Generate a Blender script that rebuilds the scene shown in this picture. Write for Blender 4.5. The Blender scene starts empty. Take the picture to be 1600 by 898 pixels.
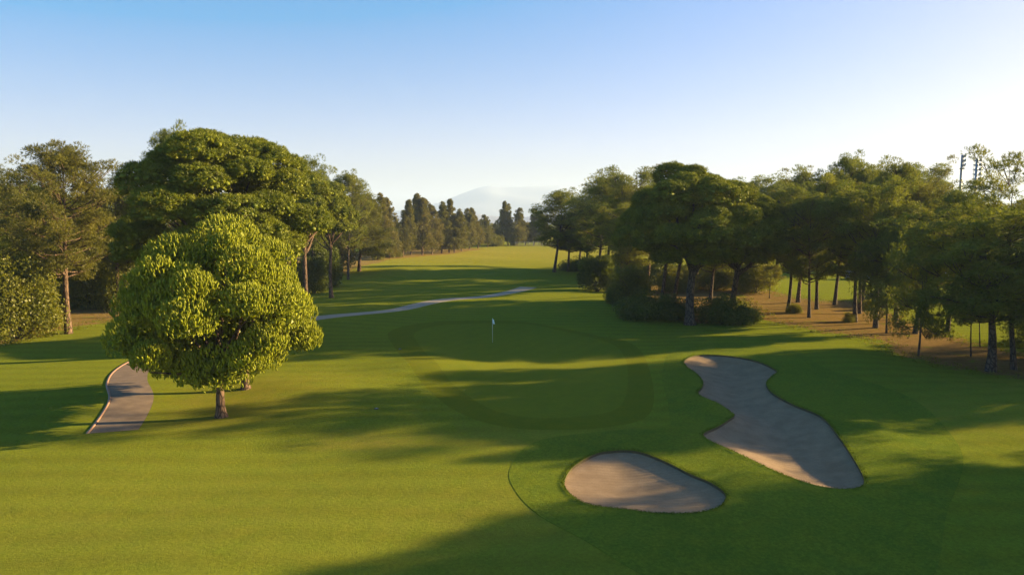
import bpy, math, random
import numpy as np
from mathutils import Vector, Matrix, geometry

# ------------------------------------------------------------------ camera, sky, sun, exposure
scene = bpy.context.scene
COL = scene.collection
R = math.radians
CAM_H, F_PX, PITCH = 11.0, 1067.0, R(5.57)
SUN_EL, SUN_AZ = R(14.5), R(13.5)          # azimuth: forward of the right-hand side

cam_d = bpy.data.cameras.new('camera'); cam = bpy.data.objects.new('camera', cam_d); COL.objects.link(cam)
cam.location = (0, 0, CAM_H); cam.rotation_euler = (R(90) - PITCH, 0, 0)
cam_d.sensor_width = 36; cam_d.lens = 36 * F_PX / 1600
cam_d.clip_start = .1; cam_d.clip_end = 60000
scene.camera = cam

world = bpy.data.worlds.new('World'); scene.world = world; world.use_nodes = True
wn = world.node_tree; bg = wn.nodes['Background']
sky = wn.nodes.new('ShaderNodeTexSky'); sky.sky_type = 'NISHITA'; sky.sun_disc = False
sky.sun_elevation = SUN_EL; sky.sun_rotation = R(90) - SUN_AZ
sky.air_density = 1.0; sky.dust_density = 2.0; sky.ozone_density = 2.0; sky.altitude = 0
hs = wn.nodes.new('ShaderNodeHueSaturation'); hs.inputs['Saturation'].default_value = 1.8
wn.links.new(sky.outputs[0], hs.inputs['Color']); gr = wn.nodes.new('ShaderNodeMix'); gr.data_type = 'RGBA'; gr.blend_type = 'MULTIPLY'; gr.inputs[0].default_value = 1
gr.inputs[7].default_value = (1.02, .90, 1.18, 1); wn.links.new(hs.outputs[0], gr.inputs[6]); gm = wn.nodes.new('ShaderNodeGamma'); gm.inputs[1].default_value = .62; wn.links.new(gr.outputs[2], gm.inputs[0])
g2 = wn.nodes.new('ShaderNodeMix'); g2.data_type = 'RGBA'; g2.blend_type = 'MULTIPLY'; g2.clamp_result = False; g2.inputs[0].default_value = 1
g2.inputs[7].default_value = (1.36, 1.32, 1.60, 1); wn.links.new(gm.outputs[0], g2.inputs[6]); wn.links.new(g2.outputs[2], bg.inputs[0]); bg.inputs[1].default_value = .05

sun_d = bpy.data.lights.new('sun', 'SUN'); sun = bpy.data.objects.new('sun', sun_d); COL.objects.link(sun)
sun_d.energy = 5.0; sun_d.angle = R(.6); sun_d.color = (1.0, .73, .36)
SUN_DIR = Vector((math.cos(SUN_EL) * math.cos(SUN_AZ), math.cos(SUN_EL) * math.sin(SUN_AZ), math.sin(SUN_EL)))
sun.rotation_euler = SUN_DIR.to_track_quat('Z', 'Y').to_euler(); sun.location = (60, 30, 60)

scene.view_settings.view_transform = 'Standard'; scene.view_settings.look = 'None'
scene.view_settings.exposure = 2.22; scene.view_settings.gamma = 1
scene.view_settings.use_curve_mapping = False
cy = scene.cycles
cy.use_denoising = True
cy.max_bounces = 8; cy.diffuse_bounces = 3; cy.transmission_bounces = 4; cy.volume_bounces = 1
cy.transparent_max_bounces = 8; cy.sample_clamp_indirect = 4

# ------------------------------------------------------------------ helpers
def ray(px, py):
    u, v = (px - 800) / F_PX, (449 - py) / F_PX
    cp, sp = math.cos(PITCH), math.sin(PITCH)
    return np.array([u, cp + v * sp, -sp + v * cp])

MOUNDS = [  # x, y, amplitude, sigma x, sigma y : the banks round the bunkers and the green
    (8.2, 33.2, .38, 3.4, 1.8), (11.0, 30.2, .22, 1.8, 2.6), (11.2, 39.5, .55, 1.6, 3.6),
    (-14, 44, .45, 5, 3.5), (-27, 43, .35, 6, 7), (33, 40, .55, 9, 6), (-7, 50, .4, 4, 4), (-9, 37, .4, 6, 2.2),
    (4, 23, .25, 4, 4), (26, 52, .5, 6, 8), (18.0, 35, .40, 3.0, 6.0), (-20, 75, .6, 14, 9), (10, 95, .5, 14, 10), (-25, 150, .8, 30, 16)]
def h(x, y):
    x = np.asarray(x, float); y = np.asarray(y, float)
    r = np.hypot(x, y); fade = np.clip(r / 25, 0, 1)
    z = fade * (.10 * np.sin(x * .21 + .8) * np.cos(y * .17) + .09 * np.sin(x * .09 + y * .13 + 2) + .05 * np.sin(x * .43 - y * .31))
    z = z * np.clip(1.2 - r / 900, 0, 1)
    for mx, my, a, sx, sy in MOUNDS:
        z = z + a * np.exp(-((x - mx) / sx) ** 2 - ((y - my) / sy) ** 2)
    return z
def G(px, py):
    d = ray(px, py); t = CAM_H / -d[2]
    for _ in range(30):
        x, y = d[0] * t, d[1] * t
        t = (CAM_H - float(h(x, y))) / -d[2]
    return np.array([d[0] * t, d[1] * t])
def col_at(px, D):
    """ground point straight under pixel column px at forward distance D"""
    x = (px - 800) / F_PX * D
    return np.array([x, D])
def z_at(px, py, D):
    d = ray(px, py); return CAM_H + d[2] / d[1] * D

def tinted(me, t):
    at = me.attributes.new('tint', 'FLOAT', 'FACE'); at.data.foreach_set('value', np.asarray(t, np.float32)); return me
def mesh_np(name, V, F, smooth=False):
    V = np.asarray(V, np.float32); F = np.asarray(F, np.int32); n = F.shape[1]
    me = bpy.data.meshes.new(name)
    me.vertices.add(len(V)); me.vertices.foreach_set('co', V.ravel())
    me.loops.add(F.size); me.loops.foreach_set('vertex_index', F.ravel())
    me.polygons.add(len(F)); me.polygons.foreach_set('loop_start', np.arange(0, F.size, n, dtype=np.int32))
    me.polygons.foreach_set('loop_total', np.full(len(F), n, np.int32))
    if smooth: me.polygons.foreach_set('use_smooth', np.ones(len(F), bool))
    me.update(calc_edges=True)
    return me
def link(name, me, mat=None, parent=None):
    o = bpy.data.objects.new(name, me); COL.objects.link(o)
    if mat is not None and len(me.materials) == 0: me.materials.append(mat)
    if parent is not None: o.parent = parent
    return o
def thing(name, label, cat, loc=(0, 0, 0), rot=(0, 0, 0), group=None):
    o = bpy.data.objects.new(name, None); COL.objects.link(o)
    o.location = loc; o.rotation_euler = rot; o.empty_display_size = .3
    o['label'] = label; o['category'] = cat
    if group: o['group'] = group
    return o
def struct(o, kind='structure'):
    o['kind'] = kind; return o

class MB:
    """collects tubes, boxes and lathes into one mesh (quads)"""
    def __init__(s): s.V = []; s.F = []
    def tube(s, pts, rad, n=8, cap=True):
        pts = [np.asarray(p, float) for p in pts]; b = len(s.V)
        up = np.array([.13, .27, .95]); 
        for i, p in enumerate(pts):
            t = pts[min(i + 1, len(pts) - 1)] - pts[max(i - 1, 0)]; t = t / (np.linalg.norm(t) + 1e-9)
            u = np.cross(up, t)
            if np.linalg.norm(u) < .15: u = np.cross([1, 0, 0.], t)
            u /= np.linalg.norm(u); w = np.cross(t, u)
            r = rad[i] if hasattr(rad, '__len__') else rad
            for k in range(n):
                a = 2 * math.pi * k / n
                s.V.append(p + r * (u * math.cos(a) + w * math.sin(a)))
        for i in range(len(pts) - 1):
            for k in range(n):
                s.F.append((b + i * n + k, b + i * n + (k + 1) % n, b + (i + 1) * n + (k + 1) % n, b + (i + 1) * n + k))
        if cap:
            for row in (0, len(pts) - 1):
                c = len(s.V); s.V.append(pts[row])
                for k in range(0, n, 2):
                    q = [b + row * n + k, b + row * n + (k + 1) % n, b + row * n + (k + 2) % n]
                    if row == 0: q = q[::-1]
                    s.F.append((q[0], q[1], q[2], c))
    def box(s, c, d, rz=0, tilt=0):
        b = len(s.V); c = np.asarray(c, float)
        for sx in (-.5, .5):
            for sy in (-.5, .5):
                for sz in (-.5, .5):
                    x, y, z = sx * d[0], sy * d[1], sz * d[2]
                    y, z = y * math.cos(tilt) - z * math.sin(tilt), y * math.sin(tilt) + z * math.cos(tilt)
                    s.V.append(c + [x * math.cos(rz) - y * math.sin(rz), x * math.sin(rz) + y * math.cos(rz), z])
        for f in ((0, 1, 3, 2), (4, 6, 7, 5), (0, 4, 5, 1), (2, 3, 7, 6), (0, 2, 6, 4), (1, 5, 7, 3)):
            s.F.append(tuple(b + i for i in f))
    def mesh(s, name, smooth=True): return mesh_np(name, s.V, s.F, smooth)

# ------------------------------------------------------------------ materials
def new_mat(name):
    m = bpy.data.materials.new(name); m.use_nodes = True
    nt = m.node_tree; nt.nodes.clear()
    out = nt.nodes.new('ShaderNodeOutputMaterial')
    return m, nt, out
def N(nt, t, **kw):
    n = nt.nodes.new('ShaderNode' + t)
    for k, v in kw.items(): setattr(n, k, v)
    return n
def noise(nt, scale, detail=3, rough=.55, coord=None, dist=0):
    n = N(nt, 'TexNoise'); n.inputs['Scale'].default_value = scale; n.inputs['Detail'].default_value = detail
    n.inputs['Roughness'].default_value = rough; n.inputs['Distortion'].default_value = dist
    if coord is not None: nt.links.new(coord, n.inputs['Vector'])
    return n.outputs['Fac']
def ramp(nt, fac, stops):
    r = N(nt, 'ValToRGB'); nt.links.new(fac, r.inputs[0]); e = r.color_ramp.elements
    while len(e) < len(stops): e.new(.5)
    for el, (p, c) in zip(e, stops):
        el.position = p; el.color = (*c, 1) if len(c) == 3 else c
    return r.outputs[0]
def mixc(nt, fac, a, b, blend='MIX'):
    m = N(nt, 'Mix', data_type='RGBA', blend_type=blend)
    for sock, v in ((m.inputs[0], fac), (m.inputs[6], a), (m.inputs[7], b)):
        if isinstance(v, (int, float)): sock.default_value = v
        elif isinstance(v, tuple): sock.default_value = (*v, 1)
        else: nt.links.new(v, sock)
    return m.outputs[2]
def mathn(nt, op, a, b=0.0):
    m = N(nt, 'Math', operation=op)
    for s, v in zip(m.inputs, (a, b)):
        if isinstance(v, (int, float)): s.default_value = v
        else: nt.links.new(v, s)
    return m.outputs[0]
def bump(nt, height, strength, dist):
    b = N(nt, 'Bump'); b.inputs['Strength'].default_value = strength; b.inputs['Distance'].default_value = dist
    nt.links.new(height, b.inputs['Height']); return b.outputs[0]
def principled(nt, out, color, rough=.9, normal=None, spec=.2):
    p = N(nt, 'BsdfPrincipled'); p.inputs['Roughness'].default_value = rough
    p.inputs['Specular IOR Level'].default_value = spec
    if isinstance(color, tuple): p.inputs['Base Color'].default_value = (*color, 1)
    else: nt.links.new(color, p.inputs['Base Color'])
    if normal is not None: nt.links.new(normal, p.inputs['Normal'])
    nt.links.new(p.outputs[0], out.inputs[0]); return p
def obco(nt): return N(nt, 'TexCoord').outputs['Object']

def turf(name, c_dark, c_light, speck=.5, bump_s=.5, masks=False, stripe=None, sheen=.05):
    m, nt, out = new_mat(name); co = obco(nt)
    big = noise(nt, .12, 4, .6, co); mid = noise(nt, .9, 4, .65, co)
    c = mixc(nt, ramp(nt, big, [(.3, (0, 0, 0)), (.7, (1, 1, 1))]), c_dark, c_light)
    c = mixc(nt, mathn(nt, 'MULTIPLY', ramp(nt, mid, [(.35, (0, 0, 0)), (.75, (1, 1, 1))]), .6), c, tuple(v * k for v, k in zip(c_light, (1.45, 1.15, .9))))
    if stripe:
        w = N(nt, 'TexWave', wave_type=stripe[0]); w.inputs['Scale'].default_value = stripe[1]; w.inputs['Distortion'].default_value = 1.2
        w.inputs['Detail Scale'].default_value = .4
        mp = N(nt, 'Mapping'); mp.inputs['Location'].default_value = stripe[2]; mp.inputs['Rotation'].default_value = (0, 0, stripe[3])
        nt.links.new(co, mp.inputs[0]); nt.links.new(mp.outputs[0], w.inputs['Vector'])
        c = mixc(nt, mathn(nt, 'MULTIPLY', w.outputs['Fac'], stripe[4]), c, tuple(v * 1.35 for v in c_light))
    fine = noise(nt, 7, 5, .75, co); fine2 = noise(nt, 26, 3, .7, co)
    sp = mathn(nt, 'ADD', mathn(nt, 'MULTIPLY', fine, .6), mathn(nt, 'MULTIPLY', fine2, .4))
    c = mixc(nt, speck, c, ramp(nt, sp, [(.34, (.25, .25, .25)), (.5, (.5, .5, .5)), (.68, (.85, .83, .7))]), 'OVERLAY')
    if masks:
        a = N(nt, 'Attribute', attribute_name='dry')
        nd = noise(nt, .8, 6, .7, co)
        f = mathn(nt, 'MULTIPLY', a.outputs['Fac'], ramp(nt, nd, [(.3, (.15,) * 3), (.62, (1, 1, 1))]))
        c = mixc(nt, f, c, (.225, .185, .030))  # straw of dry turf, also the painted sunlight of the far fairway
        b = N(nt, 'Attribute', attribute_name='soil')
        ns = noise(nt, .55, 7, .72, co)
        f = mathn(nt, 'ADD', b.outputs['Fac'], mathn(nt, 'MULTIPLY', mathn(nt, 'SUBTRACT', ns, .5), 2.1))
        f = ramp(nt, f, [(.40, (0, 0, 0)), (.60, (1, 1, 1))])
        sc = mixc(nt, ramp(nt, noise(nt, 2.3, 6, .75, co), [(.3, (0, 0, 0)), (.7, (1, 1, 1))]), (.100, .056, .024), (.215, .130, .058))
        c = mixc(nt, f, c, sc)
    nrm = bump(nt, sp, bump_s, .06)
    p = principled(nt, out, c, .9, nrm, .0)
    p.inputs['Sheen Weight'].default_value = sheen; p.inputs['Sheen Roughness'].default_value = .5
    p.inputs['Sheen Tint'].default_value = (.85, .80, .10, 1)
    return m

def foliage(name, dark, light, tint, trans=.4, var=.5):
    m, nt, out = new_mat(name); co = obco(nt)
    oi = N(nt, 'ObjectInfo')
    n1 = noise(nt, .8, 3, .6, co); n2 = noise(nt, 6, 2, .6, co)
    f = mathn(nt, 'ADD', mathn(nt, 'MULTIPLY', n1, .55), mathn(nt, 'MULTIPLY', n2, .45))
    c = mixc(nt, ramp(nt, f, [(.36, (0, 0, 0)), (.64, (1, 1, 1))]), dark, light)
    c = mixc(nt, mathn(nt, 'MULTIPLY', oi.outputs['Random'], var), c, tint)
    ti = N(nt, 'Attribute', attribute_name='tint')            # each clump has its own age and hue
    c = mixc(nt, mathn(nt, 'MULTIPLY', ti.outputs['Fac'], .75), c, tuple(v * k for v, k in zip(dark, (.62, .70, .8))))
    d = N(nt, 'BsdfDiffuse'); t = N(nt, 'BsdfTranslucent'); g = N(nt, 'BsdfGlossy'); g.inputs['Roughness'].default_value = .45
    g.inputs[0].default_value = (.5, .5, .45, 1)
    nt.links.new(c, d.inputs[0])
    tc = mixc(nt, 1.0, c, (1.35, 1.25, .55), 'MULTIPLY'); nt.links.new(tc, t.inputs[0])
    m1 = N(nt, 'MixShader'); m1.inputs[0].default_value = trans
    nt.links.new(d.outputs[0], m1.inputs[1]); nt.links.new(t.outputs[0], m1.inputs[2])
    m2 = N(nt, 'MixShader'); m2.inputs[0].default_value = .04
    nt.links.new(m1.outputs[0], m2.inputs[1]); nt.links.new(g.outputs[0], m2.inputs[2])
    nt.links.new(m2.outputs[0], out.inputs[0])
    return m

def bark(name, dark, light, sc=3):
    m, nt, out = new_mat(name); co = obco(nt)
    mp = N(nt, 'Mapping'); mp.inputs['Scale'].default_value = (1, 1, .3); nt.links.new(co, mp.inputs[0])
    n = noise(nt, sc * 2.2, 6, .7, mp.outputs[0], .6)
    v = N(nt, 'TexVoronoi', feature='DISTANCE_TO_EDGE'); v.inputs['Scale'].default_value = sc * 1.6; nt.links.new(mp.outputs[0], v.inputs['Vector'])
    f = mathn(nt, 'MULTIPLY', n, ramp(nt, v.outputs['Distance'], [(0, (.35,) * 3), (.18, (1, 1, 1))]))
    c = ramp(nt, f, [(.18, dark), (.62, light)])
    principled(nt, out, c, .9, bump(nt, f, .9, .06), .15)
    return m

def simple(name, c1, c2, scale=5, rough=.7, metal=0, bs=.15):
    m, nt, out = new_mat(name); co = obco(nt)
    n = noise(nt, scale, 5, .6, co)
    p = principled(nt, out, mixc(nt, n, c1, c2), rough, bump(nt, n, bs, .02), .4)
    p.inputs['Metallic'].default_value = metal
    return m

M = {}
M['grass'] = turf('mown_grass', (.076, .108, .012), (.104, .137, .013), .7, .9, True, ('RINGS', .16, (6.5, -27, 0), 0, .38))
M['rough'] = turf('longer_grass', (.060, .100, .012), (.096, .138, .015), .85, 1.0)
M['green'] = turf('putting_turf', (.090, .119, .012), (.101, .129, .013), .25, .2, False, ('BANDS', .2, (0, 0, 0), .5, .10))
M['collar'] = turf('collar_turf', (.076, .101, .009), (.086, .110, .010), .3, .3)
M['stone'] = foliage('umbrella_pine_needles', (.105, .140, .009), (.245, .265, .013), (.20, .205, .012), .20, .3)
M['stone_young'] = foliage('young_pine_needles', (.140, .165, .008), (.36, .39, .014), (.27, .29, .012), .12, .3)
M['aleppo'] = foliage('loose_pine_needles', (.125, .128, .018), (.240, .220, .038), (.130, .150, .026), .40, .7)
M['darkpine'] = foliage('dark_pine_needles', (.120, .160, .018), (.250, .275, .034), (.21, .20, .034), .42, .6)
M['row'] = foliage('row_conifer_foliage', (.115, .125, .026), (.220, .210, .044), (.195, .165, .044), .32, .8)
M['bush'] = foliage('dark_bush_leaves', (.075, .110, .013), (.150, .185, .020), (.10, .12, .016), .32, .5)
M['leafy'] = foliage('bright_broad_leaves', (.115, .130, .012), (.200, .205, .020), (.17, .16, .018), .45, .5)
M['bark'] = bark('pine_bark', (.035, .024, .018), (.205, .135, .092))
M['bark_grey'] = bark('grey_bark', (.030, .024, .019), (.140, .108, .082))

# ------------------------------------------------------------------ outlines on the ground
def smooth_closed(pts, step):
    P = np.array(pts, float); n = len(P); out = []
    for i in range(n):
        p0, p1, p2, p3 = P[i - 1], P[i], P[(i + 1) % n], P[(i + 2) % n]
        k = max(2, int(np.linalg.norm(p2 - p1) / step))
        for t in np.arange(k) / k:
            out.append(.5 * ((2 * p1) + (-p0 + p2) * t + (2 * p0 - 5 * p1 + 4 * p2 - p3) * t * t + (-p0 + 3 * p1 - 3 * p2 + p3) * t ** 3))
    return np.array(out)
def smooth_open(pts, step):
    P = np.array(pts, float); P = np.vstack([2 * P[0] - P[1], P, 2 * P[-1] - P[-2]]); out = []
    for i in range(1, len(P) - 2):
        p0, p1, p2, p3 = P[i - 1:i + 3]
        k = max(2, int(np.linalg.norm(p2 - p1) / step))
        for t in np.arange(k) / k:
            out.append(.5 * ((2 * p1) + (-p0 + p2) * t + (2 * p0 - 5 * p1 + 4 * p2 - p3) * t * t + (-p0 + 3 * p1 - 3 * p2 + p3) * t ** 3))
    out.append(P[-2]); return np.array(out)
def inside(poly, X, Y):
    x0, y0 = poly[:, 0], poly[:, 1]; x1, y1 = np.roll(x0, -1), np.roll(y0, -1)
    res = np.zeros(len(X), bool)
    for a, b, c, d in zip(x0, y0, x1, y1):
        if b == d: continue
        cond = ((b > Y) != (d > Y)) & (X < (c - a) * (Y - b) / (d - b) + a)
        res ^= cond
    return res
def edge_dist(poly, X, Y, closed=True):
    D = np.full(len(X), 1e9); n = len(poly)
    for i in range(n if closed else n - 1):
        a, b = poly[i], poly[(i + 1) % n]; ab = b - a; L = ab @ ab + 1e-12
        t = np.clip(((X - a[0]) * ab[0] + (Y - a[1]) * ab[1]) / L, 0, 1)
        D = np.minimum(D, (X - a[0] - t * ab[0]) ** 2 + (Y - a[1] - t * ab[1]) ** 2)
    return np.sqrt(D)

px_small = [(882,756),(895,730),(928,710),(958,704),(996,705),(1038,720),(1080,741),(1109,753),(1133,771),(1126,789),(1088,800),(1029,801),(987,796),(928,789),(899,777)]
px_big = [(1069,564),(1084,556),(1109,554),(1147,557),(1185,565),(1213,579),(1206,587),(1197,598),(1206,613),(1240,632),(1282,650),(1312,684),(1337,722),(1350,749),(1341,761),(1307,763),(1265,755),(1202,731),(1139,701),(1101,682),(1109,672),(1147,650),(1143,644),(1126,632),(1097,619),(1091,612),(1099,598),(1088,583),(1074,573)]
px_collar = [(607,520),(650,506),(710,501),(780,501),(832,504),(885,514),(937,525),(980,533),(1004,552),(1018,590),(1021,630),(1003,655),(950,667),(885,671),(800,668),(730,650),(682,620),(650,585),(622,550)]
px_green = [(648,520),(690,508),(773,505),(836,508),(902,522),(955,537),(976,557),(981,590),(975,625),(945,645),(850,653),(780,643),(727,615),(692,580),(662,548)]
px_rough = [(870,682),(823,697),(796,735),(806,768),(844,806),(907,840),(990,890),(1100,935),(1420,935),(1480,800),(1500,700),(1420,620),(1290,575),(1240,548),(1150,535),(1060,545),(1035,580),(1045,640),(1040,665),(960,672)]
W = lambda pts, st: smooth_closed([G(*p) for p in pts], st)
small, big, collar, green, rough = W(px_small, .18), W(px_big, .22), W(px_collar, .4), W(px_green, .4), W(px_rough, .4)
px_path = [(178,674),(197,646),(207,620),(200,596),(209,577),(243,558),(310,536),(400,513),(500,496),(560,490),(620,484),(660,475),(700,468),(760,463),(800,456),(826,448.5)]
cl = smooth_open([G(*p) for p in px_path], .5)
tan = np.gradient(cl, axis=0); tan /= np.linalg.norm(tan, axis=1)[:, None]
nor = np.stack([-tan[:, 1], tan[:, 0]], 1)
hw = np.interp(np.arange(len(cl)), [0, len(cl) * .25, len(cl)], [1.15, 1.15, 1.45])[:, None]
pl, pr = cl + nor * hw, cl - nor * hw
path = np.vstack([pl, pr[::-1]])

# ------------------------------------------------------------------ ground triangulation shared by all sheets
rng = np.random.default_rng(5)
pts = []
rr = [3.0]
while rr[-1] < 420: rr.append(rr[-1] + max(.3, rr[-1] * .017))
while rr[-1] < 10500: rr.append(rr[-1] * 1.12)
for r in rr:
    fine = np.arange(-50, 50, .55 if r < 420 else 1.5); coarse = np.concatenate([np.arange(-180, -50, 4), np.arange(50, 180, 4)])
    a = np.radians(np.concatenate([fine, coarse])) + rng.uniform(-.002, .002)
    pts.append(np.stack([r * np.sin(a), r * np.cos(a)], 1))
pts.append(np.array([[0, 0.]]))
gx, gy = np.meshgrid(np.arange(-1, 19, .22), np.arange(22, 58, .22)); g = np.stack([gx.ravel(), gy.ravel()], 1) + rng.uniform(-.05, .05, (gx.size, 2))
dm = np.minimum(edge_dist(small, g[:, 0], g[:, 1]), edge_dist(big, g[:, 0], g[:, 1]))
pts.append(g[(dm < 1.6) & (dm > .12)])
P = np.vstack(pts)
loops = [small, big, collar, green, rough, path]
keep = np.ones(len(P), bool)
near = (np.hypot(P[:, 0], P[:, 1]) < 200)
for lp in loops:
    d = np.full(len(P), 9.); d[near] = edge_dist(lp, P[near, 0], P[near, 1]); keep &= d > .10
P = P[keep]
E = []; base = len(P); allp = [P]
for lp in loops:
    n = len(lp); allp.append(lp); E += [(base + i, base + (i + 1) % n) for i in range(n)]; base += n
allp = np.vstack(allp)
tv, te, tf, *_ = geometry.delaunay_2d_cdt([Vector(p) for p in allp], E, [], 0, 1e-5)
TV = np.array([v[:] for v in tv]); TF = np.array([f[:] for f in tf if len(f) == 3], np.int32)
C = TV[TF].mean(1)
def tri_in(poly):
    m = (C[:, 0] > poly[:, 0].min()) & (C[:, 0] < poly[:, 0].max()) & (C[:, 1] > poly[:, 1].min()) & (C[:, 1] < poly[:, 1].max())
    r = np.zeros(len(C), bool); r[m] = inside(poly, C[m, 0], C[m, 1]); return r
i_small, i_big, i_green, i_collar, i_path, i_rough = map(tri_in, (small, big, green, collar, path, rough))
TZ = h(TV[:, 0], TV[:, 1])
def sheet(name, sel, mat, dz=0.0, zfun=None):
    f = TF[sel]; u, inv = np.unique(f, return_inverse=True); f = inv.reshape(-1, 3)
    a, b, c = TV[u][f[:, 0]], TV[u][f[:, 1]], TV[u][f[:, 2]]
    flip = ((b - a)[:, 0] * (c - a)[:, 1] - (b - a)[:, 1] * (c - a)[:, 0]) < 0
    f[flip] = f[flip][:, ::-1]
    z = TZ[u] + dz if zfun is None else zfun(TV[u][:, 0], TV[u][:, 1], TZ[u])
    o = link(name, mesh_np(name, np.column_stack([TV[u], z]), f, True), mat)
    return o, TV[u]
sandz = lambda poly, dep: (lambda x, y, z: z - .10 - dep * np.clip(edge_dist(poly, x, y) / 2.2, 0, 1) ** .8)
i_rough &= ~(i_small | i_big | i_collar | i_green | i_path)
i_collar &= ~i_green
i_ground = ~(i_small | i_big | i_green | i_collar | i_path | i_rough)

soil_r = np.array([G(*p) for p in [(1150,462),(1185,500),(1285,519),(1360,531),(1400,553),(1480,575),(1600,592),(1750,600),(1760,565),(1600,552),(1500,528),(1430,505),(1400,488),(1330,468),(1280,470),(1240,462),(1200,452),(1190,430),(1120,430),(1000,430),(960,440),(965,470),(1020,495),(1090,505),(1150,500)]])
soil_l = np.array([G(*p) for p in [(-200,560),(0,540),(60,526),(120,512),(180,500),(230,492),(300,492),(380,470),(470,450),(500,438),(555,424),(585,412),(610,405),(700,398),(760,389),(700,386),(560,395),(480,400),(300,415),(-200,440)]])
dry_or_sunlit_c = [(G(360, 630), 5.0, 5.0, .6), (G(430, 600), 6, 4.5, .5), (G(300, 800), 16, 8, .3), (G(1500, 640), 8, 7, .4), (G(1250, 735), 4, 3, .45), (G(840, 690), 6, 2.5, .45), (G(760, 800), 9, 5, .35), (G(590, 690), 4, 1.5, .7), (G(720, 396), 80, 70, 1.0), (G(300, 660), 4, 2, .5), (G(640, 402), 30, 16, 1.0), (G(1590, 600), 6, 5, .6)]  # dry patches; the two wide far-fairway ones put sunlit yellow into the colour
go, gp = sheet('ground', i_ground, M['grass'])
def add_attr(o, name, v):
    at = o.data.attributes.new(name, 'FLOAT', 'POINT'); at.data.foreach_set('value', np.asarray(v, np.float32))
def soft(poly, p, w):
    d = edge_dist(poly, p[:, 0], p[:, 1]); s = np.where(inside(poly, p[:, 0], p[:, 1]), d, -d)
    return np.clip(.5 + s / (2 * w), 0, 1)
sm = np.zeros(len(gp)); nearg = np.hypot(gp[:, 0], gp[:, 1]) < 600
sm[nearg] = np.maximum(soft(soil_r, gp[nearg], 1.6), soft(soil_l, gp[nearg], 1.8))
add_attr(go, 'soil', sm * .76)
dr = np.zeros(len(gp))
for c, sx, sy, a in dry_or_sunlit_c: dr = np.maximum(dr, a * np.exp(-((gp[:, 0] - c[0]) / sx) ** 2 - ((gp[:, 1] - c[1]) / sy) ** 2))
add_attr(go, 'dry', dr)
struct(go)
struct(sheet('rough_grass', i_rough, M['rough'], .013)[0])
struct(sheet('putting_green', i_green, M['green'])[0])
struct(sheet('green_collar', i_collar, M['collar'])[0])

m, nt, out = new_mat('bunker_sand'); co = obco(nt)
w = N(nt, 'TexWave', wave_type='RINGS'); w.inputs['Scale'].default_value = 1.1; w.inputs['Distortion'].default_value = 5.5; w.inputs['Detail'].default_value = 3; w.inputs['Detail Scale'].default_value = .35
mp = N(nt, 'Mapping'); mp.inputs['Location'].default_value = (-4.6, -27.6, 0); nt.links.new(co, mp.inputs[0]); nt.links.new(mp.outputs[0], w.inputs['Vector'])
n1 = noise(nt, 1.1, 5, .6, co); n2 = noise(nt, 22, 4, .7, co)
c = mixc(nt, ramp(nt, n1, [(.3, (0, 0, 0)), (.7, (1, 1, 1))]), (.18, .124, .072), (.25, .178, .108))
c = mixc(nt, .5, c, ramp(nt, n2, [(.3, (.3,) * 3), (.7, (.7,) * 3)]), 'OVERLAY')
hh = mathn(nt, 'ADD', mathn(nt, 'MULTIPLY', w.outputs['Fac'], .5), mathn(nt, 'MULTIPLY', n2, .5))
principled(nt, out, c, .95, bump(nt, hh, .3, .05), .1); M['sand'] = m
struct(sheet('sand_bunker', i_small, M['sand'], zfun=sandz(small, .24))[0])
struct(sheet('sand_bunker', i_big, M['sand'], zfun=sandz(big, .48))[0])
def lip(poly, name, mat='lip', dz=.013):
    V = []; F = []; n = len(poly)
    for i, p in enumerate(poly):
        q = poly[(i + 1) % n] - poly[i - 1]; q /= np.linalg.norm(q); nn = np.array([q[1], -q[0]])
        z = float(h(*p)) + dz
        V += [(p[0], p[1], z), (p[0] + nn[0] * .02, p[1] + nn[1] * .02, z - .5)]
    for i in range(n): j = (i + 1) % n; F.append((2 * i, 2 * j, 2 * j + 1, 2 * i + 1))
    return struct(link(name, mesh_np(name, V, F), M[mat]))
M['lip'] = simple('turf_edge_soil', (.045, .035, .018), (.10, .085, .035), 14, .95, 0, .5)
lip(small, 'bunker_lip'); lip(big, 'bunker_lip'); lip(rough, 'rough_edge', 'rough')

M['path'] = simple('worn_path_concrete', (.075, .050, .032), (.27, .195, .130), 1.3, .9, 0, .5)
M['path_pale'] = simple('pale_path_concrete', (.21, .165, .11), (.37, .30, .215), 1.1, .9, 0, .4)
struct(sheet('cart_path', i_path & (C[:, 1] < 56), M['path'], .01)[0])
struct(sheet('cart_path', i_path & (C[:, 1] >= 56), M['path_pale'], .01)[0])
M['kerb'] = simple('pinkish_kerb_stone', (.26, .15, .10), (.37, .23, .165), 3, .8, 0, .2)
nk = int(len(cl) * .36)
V = []; F = []
for i in range(nk):
    for off, dz in ((0, -.1), (0, .05), (.13, .05), (.13, -.1)):
        p = pl[i] + nor[i] * off; V.append((p[0], p[1], float(h(*p)) + dz))
for i in range(nk - 1):
    for k in range(4): F.append((4 * i + k, 4 * i + (k + 1) % 4, 4 * i + 4 + (k + 1) % 4, 4 * i + 4 + k))
F.append((3, 2, 1, 0)); F.append(tuple(4 * (nk - 1) + k for k in range(4)))
struct(link('path_kerb', mesh_np('path_kerb', V, F), M['kerb']))

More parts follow.
